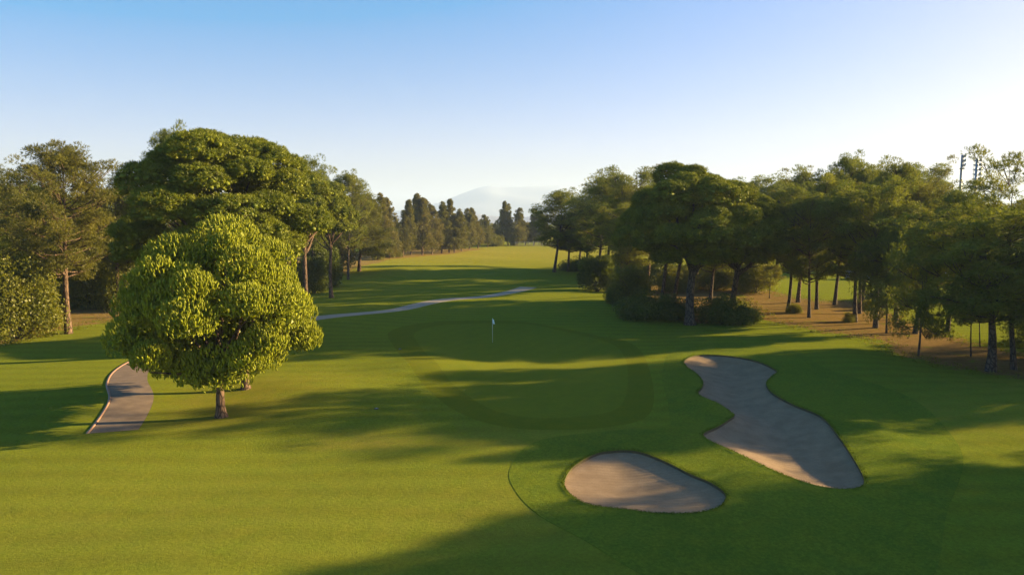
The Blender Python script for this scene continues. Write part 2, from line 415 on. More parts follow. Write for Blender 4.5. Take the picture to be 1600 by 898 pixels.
# ------------------------------------------------------------------ distant hills
def hill(name, D0, prof, depth, mat, seed):
    """terrain ridge: prof = list of (px, py skyline); real depth behind"""
    r = np.random.default_rng(seed); xs = np.arange(prof[0][0], prof[-1][0] + 1, 6)
    top = np.interp(xs, [p[0] for p in prof], [p[1] for p in prof])
    hz = np.array([z_at(a, b, D0) for a, b in zip(xs, top)]); X = (xs - 800) / F_PX * D0
    hz = np.maximum(hz + np.cumsum(r.normal(0, 1, len(xs))) * .25 + r.normal(0, .6, len(xs)) * D0 / 3000, -2)
    rows = np.linspace(-1, 1, 25); V = []; F = []
    for j, t in enumerate(rows):
        for i in range(len(xs)):
            k = max(0, 1 - abs(t) ** 1.3) * (1 + .12 * math.sin(i * .31 + j * 1.1) * abs(t))
            V.append((X[i] * (1 + t * depth / D0 * .2), D0 + t * depth, hz[i] * k - 1))
    n = len(xs)
    for j in range(len(rows) - 1):
        for i in range(n - 1): F.append((j * n + i, j * n + i + 1, (j + 1) * n + i + 1, (j + 1) * n + i))
    return struct(link(name, mesh_np(name, V, F, True), mat))
M['hill'] = simple('haze_tinted_hill', (.20, .23, .28), (.27, .30, .34), .02, .95, 0, .3)  # blue-grey of distance haze painted into the rock colour
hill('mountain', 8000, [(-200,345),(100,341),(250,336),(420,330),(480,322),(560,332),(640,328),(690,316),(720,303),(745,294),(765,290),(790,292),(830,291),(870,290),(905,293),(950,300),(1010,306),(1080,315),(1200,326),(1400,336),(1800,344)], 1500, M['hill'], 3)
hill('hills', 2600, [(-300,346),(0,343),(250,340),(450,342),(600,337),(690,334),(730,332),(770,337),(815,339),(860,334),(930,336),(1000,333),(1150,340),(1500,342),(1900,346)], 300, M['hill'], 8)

# ------------------------------------------------------------------ plant builders
def unit(a): return a / (np.linalg.norm(a, axis=-1, keepdims=True) + 1e-9)
def blades(rg, P, A, n, L, wd, spread, stem, Nn=None, jit=.45, brush=0.0):
    m = len(P); A = unit(A)
    Pn = np.repeat(P, n, 0); An = np.repeat(A, n, 0)
    t = rg.random((m * n, 1)); rv = rg.normal(size=(m * n, 3))
    rp = unit(rv - (rv * An).sum(1, keepdims=True) * An)
    sp = spread * (0.55 + .7 * rg.random((m * n, 1)))
    d = unit(An * np.cos(sp) + rp * np.sin(sp))
    b = Pn + An * stem * t; tip = b + d * L * (.65 + .6 * rg.random((m * n, 1)))
    w = rg.normal(size=(m * n, 3))
    if Nn is not None: w = np.repeat(Nn, n, 0) + jit * w + brush * rp      # the flat of each needle spray faces outwards
    s = unit(np.cross(d, w)) * wd * .5
    V = np.stack([b - s, b + s, tip], 1).reshape(-1, 3)
    return V, np.arange(len(V)).reshape(-1, 3)
def solids(P, A, tmplV, tmplF, sx, sz):
    """copies of a small template along axes A (inner, dense part of a shoot or puff)"""
    A = unit(A); u = unit(np.cross(A, np.array([.31, .87, .17]))); w = np.cross(A, u); m = len(P); k = len(tmplV)
    sx = np.broadcast_to(sx, (m,)); sz = np.broadcast_to(sz, (m,))
    V = P[:, None] + u[:, None] * (tmplV[None, :, 0:1] * sx[:, None, None]) + w[:, None] * (tmplV[None, :, 1:2] * sx[:, None, None]) + A[:, None] * (tmplV[None, :, 2:3] * sz[:, None, None])
    F = tmplF[None] + (np.arange(m) * k)[:, None, None]
    V = V + np.random.default_rng(1).normal(0, .13, V.shape) * sx[:, None, None]
    return V.reshape(-1, 3), F.reshape(-1, 3)
def spindle(n, prof):
    V = []; F = []
    for z, r in prof:
        for k in range(n): V.append((r * math.cos(6.2832 * k / n), r * math.sin(6.2832 * k / n), z))
    for i in range(len(prof) - 1):
        for k in range(n):
            a, b, c, d = i * n + k, i * n + (k + 1) % n, (i + 1) * n + (k + 1) % n, (i + 1) * n + k
            F += [(a, b, c), (a, c, d)]
    return np.array(V, float), np.array(F)
FINGER = spindle(6, [(0, .45), (.3, .95), (.65, 1.0), (.9, .65), (1.02, .08)])
PUFF = spindle(9, [(-.9, .1), (-.65, .7), (-.15, .98), (.35, .92), (.75, .6), (.95, .08)])
def leaves(rg, P, size, Nn):
    m = len(P); d = unit(rg.normal(size=(m, 3))); s = unit(np.cross(d, Nn + .5 * rg.normal(size=(m, 3))))
    L = size * (.6 + .8 * rg.random((m, 1)))
    V = np.stack([P - d * L * .5, P + s * L * .32, P + d * L * .5, P - s * L * .32], 1).reshape(-1, 3)
    return V, np.arange(len(V)).reshape(-1, 4)
def clump_pts(rg, c, r, n, lo=-.35, shell=.75):
    """points on flattened clumps with their normals; c (k,3), r (k,3)"""
    k = len(c); u = unit(rg.normal(size=(k, n, 3)))
    u[..., 2] = np.where(u[..., 2] < lo, -u[..., 2], u[..., 2])
    rad = np.where(rg.random((k, n, 1)) < shell, .88 + .16 * rg.random((k, n, 1)), .3 + .6 * rg.random((k, n, 1)))
    Pp = c[:, None] + u * rad * r[:, None]
    return Pp.reshape(-1, 3), unit(u / r[:, None]).reshape(-1, 3)
def limb(mb, a, b, r0, r1, rg, sag=.1, n=5, k=6):
    a, b = np.asarray(a, float), np.asarray(b, float); L = np.linalg.norm(b - a); pts = []
    off = rg.normal(0, .05, 3) * L
    for t in np.linspace(0, 1, n):
        pts.append(a + (b - a) * t + off * math.sin(t * math.pi) + np.array([0, 0, -sag * L * math.sin(t * math.pi)]))
    mb.tube(pts, np.linspace(r0, r1, n), k)
    return pts
def trunk_line(rg, H, lean, n=9):
    a = rg.normal(0, lean, 2); ph = rg.uniform(0, 6, 2)
    return [np.array([a[0] * t * H + .018 * H * math.sin(3.5 * t + ph[0]) - .018 * H * math.sin(ph[0]), a[1] * t * H + .018 * H * math.sin(3 * t + ph[1]) - .018 * H * math.sin(ph[1]), t * H]) for t in np.linspace(0, 1, n)]
def at_h(pts, z):
    zs = [p[2] for p in pts]; return np.array([np.interp(z, zs, [p[k] for p in pts]) for k in range(3)])

def gen_stone(seed, H, Rr, zb, tr, nmaj, npuff, ntuft, nb, L, wd, stem, flat=.6, mr=.36, pr=.10, upr=.75, brush=0.0, skirt=0):
    """umbrella pine: forking trunk under a dome of large mounds, each covered by small needle puffs"""
    rg = np.random.default_rng(seed); mb = MB()
    fork = zb * .94; tl = trunk_line(rg, fork, .02)
    mb.tube([tl[0] - [0, 0, .3]] + tl, [tr * 1.7] + [tr * (1.5 if i == 0 else 1.12 if i == 1 else 1 - .03 * i) for i in range(len(tl))], 10)
    ga = math.pi * (3 - 5 ** .5); cs = []; Hc = H - zb
    for i in range(nmaj):
        zz = 1 - (i + .5) / nmaj * 1.15
        a = i * ga + rg.normal(0, .2); rho = math.sqrt(max(0, 1 - max(zz, 0) ** 2)) if zz > 0 else 1 + zz * 2.8
        k = 1 + rg.normal(0, .09); q = 1 - mr * .85
        cs.append([Rr * q * rho * math.cos(a) * k, Rr * q * rho * math.sin(a) * k, zb + Hc * (.20 + (.80 - mr * flat * Rr / Hc) * max(zz, -.12)) + rg.normal(0, .05) * Hc])
    for i in range(skirt):
        a = i * 2.4; cs.append([Rr * .40 * math.cos(a), Rr * .40 * math.sin(a), zb + Hc * rg.uniform(.03, .15)])
    cs = np.array(cs); mr_ = Rr * mr * rg.uniform(.62, 1.25, (len(cs), 1)); r3 = mr_ * np.array([[1, 1, flat]]) * rg.uniform(.88, 1.12, (len(cs), 3))
    cs = np.vstack([cs, [[0, 0, zb + Hc * .42]]]); r3 = np.vstack([r3, [[Rr * .66, Rr * .66, Hc * .36]]])   # inner mass of the crown
    top = tl[-1]
    for c in cs[rg.permutation(len(cs))[:16]]:
        limb(mb, top - [0, 0, rg.uniform(0, .2) * fork], c - [0, 0, Rr * mr * .45], tr * .5, tr * .12, rg, -.02)
    pc, pn = clump_pts(rg, cs, r3, npuff, -.55, 1.0)
    # puffs buried inside another mound are dropped, the budget goes to what shows
    dd = (((pc[:, None] - cs[None]) / r3[None]) ** 2).sum(2); bur = (dd < .72).any(1); pc, pn = pc[~bur], pn[~bur]
    prr = Rr * pr * rg.uniform(.65, 1.3, (len(pc), 1)) * np.array([[1, 1, .85]])
    Pp, Nn = clump_pts(rg, pc, prr, ntuft, -.5, .85)
    Nn = unit(Nn + .5 * np.repeat(pn, ntuft, 0))
    ax = unit(Nn * .7 + np.array([0, 0, upr]) + rg.normal(0, .2, Nn.shape))
    if brush:                                                     # upright shoots, each a dense finger bristling with needles
        ax = unit(pn * .38 + np.array([0, 0, 1.0]) + rg.normal(0, .26, pn.shape)); Pp = pc - ax * stem * .3
        ln = stem * rg.uniform(.55, 1.45, len(pc))
        V, F = blades(rg, Pp + ax * stem * .1, ax, nb, L, wd, .62, stem * .85, pn, .6, 1.2)
        V3, F3 = solids(Pp, ax, *FINGER, L * rg.uniform(.28, .48, len(pc)), ln * .9); tint = .5 * rg.random(len(pc)) ** 1.4
        t3 = np.repeat(tint, len(FINGER[1])); tint = np.repeat(tint, nb)
    else:
        V, F = blades(rg, Pp, ax, nb, L, wd, .75, stem, Nn, .45)
        V3, F3 = solids(pc, pn * .3 + np.array([0, 0, 1.]), *PUFF, prr[:, 0] * .58, prr[:, 2] * .58); tint = rg.random(len(pc)) ** 1.3
        t3 = np.repeat(tint, len(PUFF[1])); tint = np.repeat(tint, ntuft * nb)
    nin = min(int(len(F) * .3), 60000 if brush else 30000); k = rg.integers(0, len(cs), nin)          # closed inside
    Pi = cs[k] + unit(rg.normal(size=(nin, 3))) * r3[k] * rg.uniform(.2, .70 if brush else .78, (nin, 1))
    V2, F2 = blades(rg, Pi, rg.normal(size=(nin, 3)), 1, *((.26, .17) if brush else (.24, .15)), .6, 0)
    o2 = len(V); o3 = o2 + len(V2)
    return mb.mesh('trunk'), tinted(mesh_np('crown', np.vstack([V, V2, V3]), np.vstack([F, F2 + o2, F3 + o3])), np.concatenate([tint, np.full(nin, .5), t3]))

def gen_loose(seed, H, Rr, zb, tr, nlimb, nt, nb, L, wd, profile, up=.3, cs_=.17, lean=.02, droop=0.0, flat=.55):
    """loose pine: straight trunk, rising limbs, ragged clumps with gaps"""
    rg = np.random.default_rng(seed); mb = MB()
    tl = trunk_line(rg, H * .97, lean)
    mb.tube([tl[0] - [0, 0, .3]] + tl, [tr * 1.5] + [tr * max(.06, (1.25 if i == 0 else 1) * (1 - i / (len(tl) - .6))) for i in range(len(tl))], 9)
    C_, Rc = [], []
    for i in range(nlimb):
        q = (i + rg.random()) / nlimb; z0 = zb + (H * .96 - zb) * q
        a = i * 2.4 + rg.normal(0, .5); ln = Rr * profile(q) * rg.uniform(.6, 1.12)
        b0 = at_h(tl, z0); d = np.array([math.cos(a), math.sin(a), up + .35 * q + rg.normal(0, .12) - droop])
        e = b0 + d * ln
        pts = limb(mb, b0, e, tr * .32 * (1.1 - q), .02, rg, .06, 5, 5)
        for t in (.45, .68, .86, 1.0):
            if rg.random() < (.65 if t < .6 else .95):
                c = b0 + (e - b0) * t + rg.normal(0, .10, 3) * Rr * .8 + [0, 0, .05 * Rr]
                C_.append(c); Rc.append(Rr * cs_ * rg.uniform(.7, 1.3) * (.85 + .3 * t))
                if t > .6: limb(mb, pts[2], c, .035, .012, rg, 0, 3, 4)
    for k in range(3): C_.append(at_h(tl, H * (.90 + .035 * k)) + rg.normal(0, .03, 3) * Rr); Rc.append(Rr * cs_ * (.9 - .15 * k))
    C_ = np.array(C_); Rc = np.array(Rc)[:, None] * np.array([[1, 1, flat]]) * rg.uniform(.8, 1.2, (len(C_), 3))
    Pp, Nn = clump_pts(rg, C_, Rc, nt, -.8, .55)
    ax = unit(Nn + np.array([0, 0, .45 - droop * 2]) + rg.normal(0, .35, Nn.shape))
    V, F = blades(rg, Pp, ax, nb, L, wd, .8, L * .7, Nn)
    return mb.mesh('trunk'), tinted(mesh_np('crown', V, F), np.repeat(rg.random(len(C_)) ** 1.2, nt * nb))

def gen_row(seed, H, Rr, zb, tr, nc, nt, nb, L, wd, tops=2, power=.95):
    """narrow ragged conifer of the far row, sometimes with a forked tip"""
    rg = np.random.default_rng(seed); mb = MB(); tl = trunk_line(rg, H * .95, .012)
    mb.tube([tl[0] - [0, 0, .3]] + tl, [tr * 1.4] + [tr * max(.08, 1 - i / 8.5) for i in range(9)], 7)
    C_, Rc = [], []
    tipx = rg.normal(0, .22, (tops, 2)) * Rr; tiph = np.concatenate([[1], rg.uniform(.82, .96, max(0, tops - 1))])
    for i in range(nc):
        q = ((i + rg.random()) / nc) ** .9; k = rg.integers(0, tops); Hh = H * tiph[k]
        prof = min(1, (q + .12) * 4) * (1 - q) ** power + .05
        a = rg.uniform(0, 6.28); rho = Rr * prof * math.sqrt(rg.uniform(.12, 1)) * rg.uniform(.6, 1.5)
        c = at_h(tl, zb + (H - zb) * q) + [rho * math.cos(a), rho * math.sin(a), 0]
        c[2] = zb + (Hh - zb) * q; c[:2] += tipx[k] * q
        C_.append(c); Rc.append(Rr * rg.uniform(.13, .30) * (1.05 - .65 * q))
        if i % 3 == 0: limb(mb, at_h(tl, max(.5, c[2] - .8)), c, .06, .02, rg, 0, 3, 4)
    C_ = np.array(C_); Rc = np.array(Rc)[:, None] * np.array([[1, 1, 1.35]])
    Pp, Nn = clump_pts(rg, C_, Rc, nt, -.8, .6)
    ax = unit(Nn + np.array([0, 0, .5]) + rg.normal(0, .3, Nn.shape))
    V, F = blades(rg, Pp, ax, nb, L, wd, .7, L * .7, Nn)
    return mb.mesh('trunk'), tinted(mesh_np('crown', V, F), np.repeat(rg.random(len(C_)) ** 1.2, nt * nb))

def gen_bush(seed, Hh, Rr, nc, nl, size, needle=False, trunk_h=0.02, tr=.08):
    """leafy bush or small tree: stems carrying uneven leaf clumps"""
    rg = np.random.default_rng(seed); mb = MB(); C_ = []
    for i in range(nc):
        u = unit(rg.normal(size=3)); u[2] = abs(u[2]); k = rg.uniform(.35, .86)
        C_.append([u[0] * Rr * k, u[1] * Rr * k, Hh * (trunk_h + (1 - trunk_h) * (.10 + .72 * u[2] * k / .86))])
    C_ = np.array(C_); Rc = rg.uniform(.22, .40, (nc, 1)) * np.array([[Rr, Rr, Hh * (1 - trunk_h) * .75]]) * rg.uniform(.85, 1.15, (nc, 3))
    for c in C_[:12]: limb(mb, [rg.normal(0, .04) * Rr, rg.normal(0, .04) * Rr, -.15], c, tr, .02, rg, -.05, 5, 5)
    Pp, Nn = clump_pts(rg, C_, Rc, nl, -.9, .65)
    tn = np.repeat(rg.random(nc) ** 1.2, nl); k = Pp[:, 2] > .03; tn = np.repeat(tn[k], 6 if needle else 1); Pp = Pp[k]; Nn = Nn[k]
    if needle:
        V, F = blades(rg, Pp, unit(Pp - [0, 0, Hh * .3]) + [0, 0, .4], 6, size, size * .22, .7, size * .7, Nn)
    else: V, F = leaves(rg, Pp, size, Nn)
    return mb.mesh('stems'), tinted(mesh_np('foliage', V, F), tn)

cone = lambda q: (1 - q) ** .7 * min(1, .75 + q * 2) + .08
egg = lambda q: math.sin(math.pi * min(1, (q * .80 + .17))) ** .7 + .05
flatop = lambda q: .45 + .75 * q * (1.25 - q * .75)
LIB = {}   # kind -> (trunk mesh, crown mesh, H, R, bark, leaf)
def lib(key, meshes, H, Rr, b, l):
    t, c = meshes; t.name = key + '_trunk'; c.name = key + '_crown'
    t.materials.append(M[b]); c.materials.append(M[l])
    co = np.empty(len(c.vertices) * 3, np.float32); c.vertices.foreach_get('co', co); co = co.reshape(-1, 3)
    LIB[key] = (t, c, float(np.percentile(co[:, 2], 99.8)), float((np.percentile(co[:, 0], 99.3) - np.percentile(co[:, 0], .7)) / 2))
lib('young1', gen_stone(11, 11.2, 5.6, 2.8, .27, 40, 480, 1, 34, .10, .012, .24, .82, .285, .02, 1.5, 1.6, 10), 0, 0, 'bark', 'stone_young')
lib('young2', gen_stone(12, 9.5, 4.8, 2.8, .25, 32, 440, 1, 34, .10, .012, .24, .82, .305, .02, 1.5, 1.6, 8), 0, 0, 'bark', 'stone_young')
lib('umb1', gen_stone(21, 20, 8.0, 7.5, .42, 36, 130, 20, 6, .24, .045, .16, .60, .26, .042), 0, 0, 'bark_grey', 'stone')
lib('umb2', gen_stone(22, 17, 7.0, 7.0, .45, 40, 120, 20, 6, .24, .045, .16, .66, .27, .046, .75, 0, 8), 0, 0, 'bark_grey', 'stone')
lib('umb3', gen_stone(23, 15, 4.6, 8.2, .28, 18, 90, 20, 6, .22, .045, .16, .62, .36, .065), 0, 0, 'bark', 'stone')
lib('loose1', gen_loose(31, 18, 4.8, 5.6, .34, 84, 66, 7, .25, .038, egg, .20, .145, .02, 0, .5), 0, 0, 'bark', 'aleppo')
lib('loose2', gen_loose(32, 17, 5.2, 6.2, .30, 64, 62, 7, .28, .042, flatop, .36, .145, .02, 0, .5), 0, 0, 'bark', 'aleppo')
lib('loose3', gen_loose(33, 17, 5.4, 5.0, .30, 72, 62, 7, .28, .042, egg, .26, .145, .02, 0, .5), 0, 0, 'bark_grey', 'darkpine')
lib('loose4', gen_loose(34, 16, 5.0, 5.5, .28, 68, 62, 7, .28, .042, flatop, .30, .15, .035, 0, .5), 0, 0, 'bark_grey', 'darkpine')
lib('tall', gen_loose(35, 17, 5.0, 5.2, .27, 44, 50, 7, .28, .042, flatop, .12, .13, .012, 0, .5), 0, 0, 'bark_grey', 'darkpine')
lib('conepine', gen_loose(36, 17, 5.0, 3.6, .26, 74, 74, 7, .30, .05, cone, .12, .18), 0, 0, 'bark', 'aleppo')
lib('weep', gen_loose(37, 8, 3.6, 1.8, .13, 34, 70, 7, .24, .036, egg, .2, .21, .01, .25), 0, 0, 'bark_grey', 'darkpine')
lib('slim', gen_loose(38, 7, 1.8, 2.4, .08, 20, 36, 6, .20, .036, egg, .25, .22, .01), 0, 0, 'bark_grey', 'aleppo')
lib('row1', gen_row(41, 17, 3.0, 1.8, .22, 156, 44, 6, .36, .10, 1), 0, 0, 'bark', 'row')
lib('row2', gen_row(42, 17, 3.2, 1.6, .22, 169, 44, 6, .36, .10, 3), 0, 0, 'bark', 'row')
lib('row3', gen_row(43, 16, 3.6, 1.6, .22, 182, 44, 6, .36, .10, 2, .6), 0, 0, 'bark', 'row')
lib('bush1', gen_bush(51, 3.2, 3.4, 48, 420, .15), 0, 0, 'bark_grey', 'bush')
lib('bush2', gen_bush(52, 3.0, 3.0, 42, 420, .15), 0, 0, 'bark_grey', 'bush')
lib('leafy1', gen_bush(53, 5.2, 3.2, 54, 560, .14, False, .04, .10), 0, 0, 'bark_grey', 'leafy')
lib('leafy2', gen_bush(54, 4.6, 3.4, 50, 560, .14, False, .03, .10), 0, 0, 'bark_grey', 'leafy')
lib('juniper', gen_bush(55, 6.0, 2.6, 46, 120, .34, True, .05, .10), 0, 0, 'bark_grey', 'bush')

def plant(key, name, label, cat, px, by=None, D=None, top=None, w=None, rot=0.0, tilt=(0, 0), group=None, xy=None, H=None, Wm=None):
    t, c, H0, R0 = LIB[key]
    if xy is None:
        xy = G(px, by) if by is not None else col_at(px, D)
    x, y = float(xy[0]), float(xy[1]); z = float(h(x, y))
    if H is None: H = z_at(px, top, y) - z
    Wm = Wm if Wm else (w / F_PX * y if w else 2 * R0 * H / H0)
    e = (Matrix.Rotation(tilt[1], 3, 'Y') @ Matrix.Rotation(rot, 3, 'Z')).to_euler()
    o = thing(name, label, cat, (x, y, z), e, group)
    s = Wm / (2 * R0); o.scale = (s, s, H / H0)
    bush = c.name.startswith(('bush', 'leafy', 'juniper'))
    link('stems' if bush else 'trunk', t, None, o); link('foliage' if bush else 'crown', c, None, o)
    return o
exec_trees = []
# ------------------------------------------------------------------ left-hand trees
LG, RG, FG, BG = 'pines along the left of the fairway', 'pines of the right-hand wood', 'ragged conifers of the far row', 'bushes under the trees'
plant('young1', 'umbrella_pine', 'bright yellow-green young umbrella pine beside the curved cart path, nearest tree', 'tree', 346, by=651, top=339, w=292, rot=.4)
plant('young2', 'umbrella_pine', 'second young umbrella pine close behind the nearest one, its crown bulging out to the right', 'tree', 384, by=607, top=372, w=215, rot=2.2)
plant('umb1', 'umbrella_pine', 'huge dark umbrella pine with a layered dome crown towering behind the young bright pine', 'tree', 350, D=56, top=203, w=285, rot=.3)
plant('umb3', 'umbrella_pine', 'umbrella pine on the right flank of the dome, slim bare trunk above dark bush', 'tree', 476, D=82, top=268, w=120, rot=1.1, group=LG)
plant('umb3', 'umbrella_pine', 'smaller umbrella pine with a pinkish forked trunk, last of the domed crowns on the left', 'tree', 516, D=98, top=284, w=84, rot=2.9, group=LG)
plant('loose1', 'pine_tree', 'tall airy olive pine with a clean trunk at the left edge of the mown grass', 'tree', 107, by=521, top=224, w=142, rot=1.0, group=LG)
plant('loose2', 'pine_tree', 'olive pine cut by the left edge of the photo, its ragged top against the sky', 'tree', 10, D=74, top=222, w=112, rot=.5, group=LG)
plant('loose2', 'pine_tree', 'sparse open-branched pine between the tall airy pine and the huge dome', 'tree', 180, D=82, top=236, w=95, rot=2.0, group=LG)
plant('loose3', 'pine_tree', 'dark pine behind the tall airy pine, lower than its neighbours', 'tree', 52, D=84, top=282, w=110, rot=1.7, group=LG)
plant('loose3', 'pine_tree', 'pine whose small dark top tuft pokes up behind the left of the huge dome', 'tree', 272, D=84, top=194, w=85, rot=.2, group=LG)
plant('loose4', 'pine_tree', 'pine whose thin twisted top shows over the right shoulder of the huge dome', 'tree', 488, D=110, top=246, w=62, rot=.9, group=LG)
plant('loose3', 'pine_tree', 'dark bluish-green pine with a double rounded top beyond the domed crowns', 'tree', 543, D=128, top=266, w=62, rot=1.4, group=LG)
plant('loose4', 'pine_tree', 'dark narrow pine top squeezed between the domed crowns and the double-topped pine', 'tree', 512, D=128, top=274, w=44, rot=2.4, group=LG)
plant('conepine', 'pine_tree', 'broad cone-shaped golden-green pine on a dark trunk at the fairway shadow edge', 'tree', 561, by=424, top=301, w=98, rot=.6, group=LG)
plant('row3', 'conifer_tree', 'dull green conifer directly left of the cone-shaped golden pine', 'tree', 534, by=428, top=330, w=52, rot=.6, group=LG)
plant('leafy1', 'broadleaf_tree', 'yellow-green broadleaf tree at the far left edge under the cut-off pine', 'tree', 22, by=528, top=392, w=130, rot=0, group=BG)
plant('leafy2', 'bush', 'low yellow-green bush at the left edge of the brown needle floor', 'bush', 45, by=512, top=436, w=90, rot=1, group=BG)
plant('leafy1', 'broadleaf_tree', 'olive broadleaf tree behind the trunk of the tall airy pine', 'tree', 135, D=86, top=385, w=105, rot=2, group=BG)
plant('leafy2', 'bush', 'lit leafy bush in the gap left of the young umbrella pine', 'bush', 192, D=84, top=392, w=75, rot=3, group=BG)
plant('bush1', 'bush', 'dark bush at the rear of the needle floor, right of the tall airy pine trunk', 'bush', 160, D=88, top=440, w=110, rot=1.2, group=BG)
plant('bush2', 'bush', 'dark bush at the rear of the needle floor, left of the tall airy pine trunk', 'bush', 85, D=90, top=432, w=110, rot=2.2, group=BG)
plant('juniper', 'bush', 'tall dark bush below the slim bare trunks beside the fairway', 'bush', 506, by=448, top=384, w=58, rot=.5, group=BG)
plant('juniper', 'bush', 'smaller green bush tucked left of the tall dark bush beside the fairway', 'bush', 488, D=104, top=400, w=40, rot=1.5, group=BG)
deep_l = 'dark pine deep in the left-hand wood, only its foliage showing between the front trees'
for i, (px, D, top, w) in enumerate([(-60, 95, 240, 120), (20, 100, 290, 110), (90, 104, 300, 120), (150, 108, 300, 120), (215, 104, 285, 110), (-130, 80, 250, 130), (300, 120, 300, 120), (420, 125, 310, 100), (-40, 62, 320, 90), (465, 140, 330, 80)]):
    plant(('loose3', 'loose4')[i % 2], 'pine_tree', deep_l, 'tree', px, D=D, top=top, w=w, rot=i * 1.3, group='deep pines of the left-hand wood')
for i, (px, D, top, w) in enumerate([(-10, 96, 410, 130), (110, 100, 405, 130), (215, 98, 400, 110), (430, 112, 405, 90)]):
    plant('bush%d' % (1 + i % 2), 'bush', 'dark undergrowth bush in the shade behind the left-hand trees', 'bush', px, D=D, top=top, w=w, rot=i * 1.9, group='undergrowth of the left-hand wood')

# ------------------------------------------------------------------ the far row
FAR = [  # px, base y, top y, width, kind, label
 (584, 406, 306, 26, 'row2', 'dark thin conifer first in the far row, peeping over the cone-shaped golden pine'),
 (596, 405, 303, 34, 'row2', 'tall brownish conifer with several tips near the left end of the far row'),
 (609, 403, 310, 34, 'row3', 'broad brownish conifer beside the many-tipped one at the left end of the far row'),
 (630, 401, 313, 32, 'row1', 'single sharp-pointed brownish conifer standing out by itself in the far row'),
 (642, 398, 303, 26, 'row1', 'dark slender conifer rising directly behind the sharp-pointed brownish one'),
 (660, 398, 304, 36, 'row2', 'tallest conifer of the far row, dark with a pale left side and clear trunk'),
 (675, 397, 311, 34, 'row3', 'grey-green conifer directly right of the tallest one in the far row'),
 (690, 396, 316, 32, 'row2', 'slightly lower many-tipped conifer midway along the far row'),
 (702, 395, 312, 30, 'row1', 'pointed dark conifer midway along the far row over a broad green skirt'),
 (710, 395, 334, 32, 'row3', 'bushy green conifer forming the skirt below the pointed dark one in the far row'),
 (721, 392, 327, 26, 'row2', 'brownish conifer just right of the broad green skirt in the far row'),
 (733, 390, 326, 26, 'row3', 'round-shouldered brownish conifer towards the right end of the far row'),
 (747, 388, 325, 24, 'row1', 'sharp dark conifer spire towards the right end of the far row'),
 (762, 386, 336, 24, 'row3', 'low reddish conifer that ends the far row before the gap with hills'),
 (784, 384, 315, 22, 'row1', 'dark narrow conifer column just right of the gap with hills'),
 (794, 384, 319, 24, 'row2', 'conifer in the middle of the small clump right of the gap'),
 (808, 384, 325, 26, 'row3', 'lighter conifer at the right of the small clump beyond the gap'),
 (821, 383, 344, 22, 'row3', 'short conifer low beside the grey fence at the end of the fairway'),
 (834, 383, 326, 26, 'row2', 'brownish conifer half hidden behind the first pine of the right-hand wood'),
 (846, 383, 330, 26, 'row1', 'dim conifer just left of the first right-hand pine trunk, far behind it')]
for i, (px, by, top, w, k, lab) in enumerate(FAR):
    plant(k, 'conifer_tree', lab, 'tree', px, by=by, top=top, w=w * 1.15, rot=i * 1.1, group=FG)
for i in range(12):
    px = 590 + i * 16; plant('row%d' % (1 + i % 3), 'conifer_tree', 'conifer in the second rank behind the far row, filling gaps between its trunks', 'tree', px, D=float(np.interp(px, [590, 766], [235, 320])), top=338 + (i * 7) % 13, w=26, rot=i, group='second rank of the far row')
for px, by, top, w, lab in [(614, 402, 382, 26, 'round green bush at the foot of the far row near its left end'), (775, 385, 366, 26, 'lit green bush in the gap at the right end of the far row'), (803, 384, 367, 12, 'small tan bush at the foot of the small clump beyond the gap'), (590, 406, 378, 20, 'bright green low bush right of the cone-shaped golden pine')]:
    plant('leafy2', 'bush', lab, 'bush', px, by=by, top=top, w=w, rot=px, group=BG)
plant('leafy1', 'broadleaf_tree', 'dark round tree far off in the gap between the far conifers', 'tree', 773, D=380, top=349, w=18, rot=1)

# ------------------------------------------------------------------ right-hand wood
plant('loose3', 'pine_tree', 'dark pine with a gently leaning trunk, first of the right-hand wood beside the lit fairway', 'tree', 866, by=425, top=294, w=82, rot=.3, tilt=(0, .05), group=RG)
plant('loose2', 'pine_tree', 'shorter pine with a sunlit yellow top directly right of the leaning first pine', 'tree', 888, by=424, top=320, w=66, rot=1.3, group=RG)
plant('loose4', 'pine_tree', 'pine with two yellow-lit upright tips in front of the dark left part of the wood', 'tree', 915, D=138, top=316, w=60, rot=2.3, group=RG)
plant('loose3', 'pine_tree', 'tall dark pine at the left shoulder of the right-hand wood', 'tree', 935, D=128, top=272, w=90, rot=.8, group=RG)
plant('loose4', 'pine_tree', 'tall dark pine with ragged crest between the left shoulder and the great umbrella pine', 'tree', 968, D=112, top=263, w=96, rot=1.8, group=RG)
plant('loose2', 'pine_tree', 'olive-topped pine directly left behind the great umbrella pine', 'tree', 1012, D=104, top=264, w=96, rot=2.8, group=RG)
plant('loose4', 'pine_tree', 'lower yellow-tipped pine in front of the wood, left of the great umbrella pine', 'tree', 984, D=95, top=318, w=76, rot=.4, group=RG)
plant('juniper', 'bush', 'nearly black upright bush standing forward of the left part of the wood', 'bush', 933, by=455, top=398, w=52, rot=.7, group=BG)
plant('umb2', 'umbrella_pine', 'great umbrella pine with a thick grey trunk at the front of the right-hand wood', 'tree', 1078, by=507, top=256, w=205, rot=4.0)
plant('umb2', 'umbrella_pine', 'umbrella pine on a dark leaning trunk, crown hanging low right of the great one', 'tree', 1146, D=79, top=286, w=150, rot=2.5, tilt=(0, .05), group=RG)
plant('umb3', 'umbrella_pine', 'umbrella pine on a pale trunk leaning right, behind the left-hand bushes of the wood', 'tree', 1034, D=83, top=290, w=90, rot=.5, tilt=(0, .10), group=RG)
plant('umb3', 'umbrella_pine', 'second pale leaning trunk under the umbrella crowns, nearer the thick grey trunk', 'tree', 1054, D=84, top=300, w=90, rot=1.5, tilt=(0, .12), group=RG)
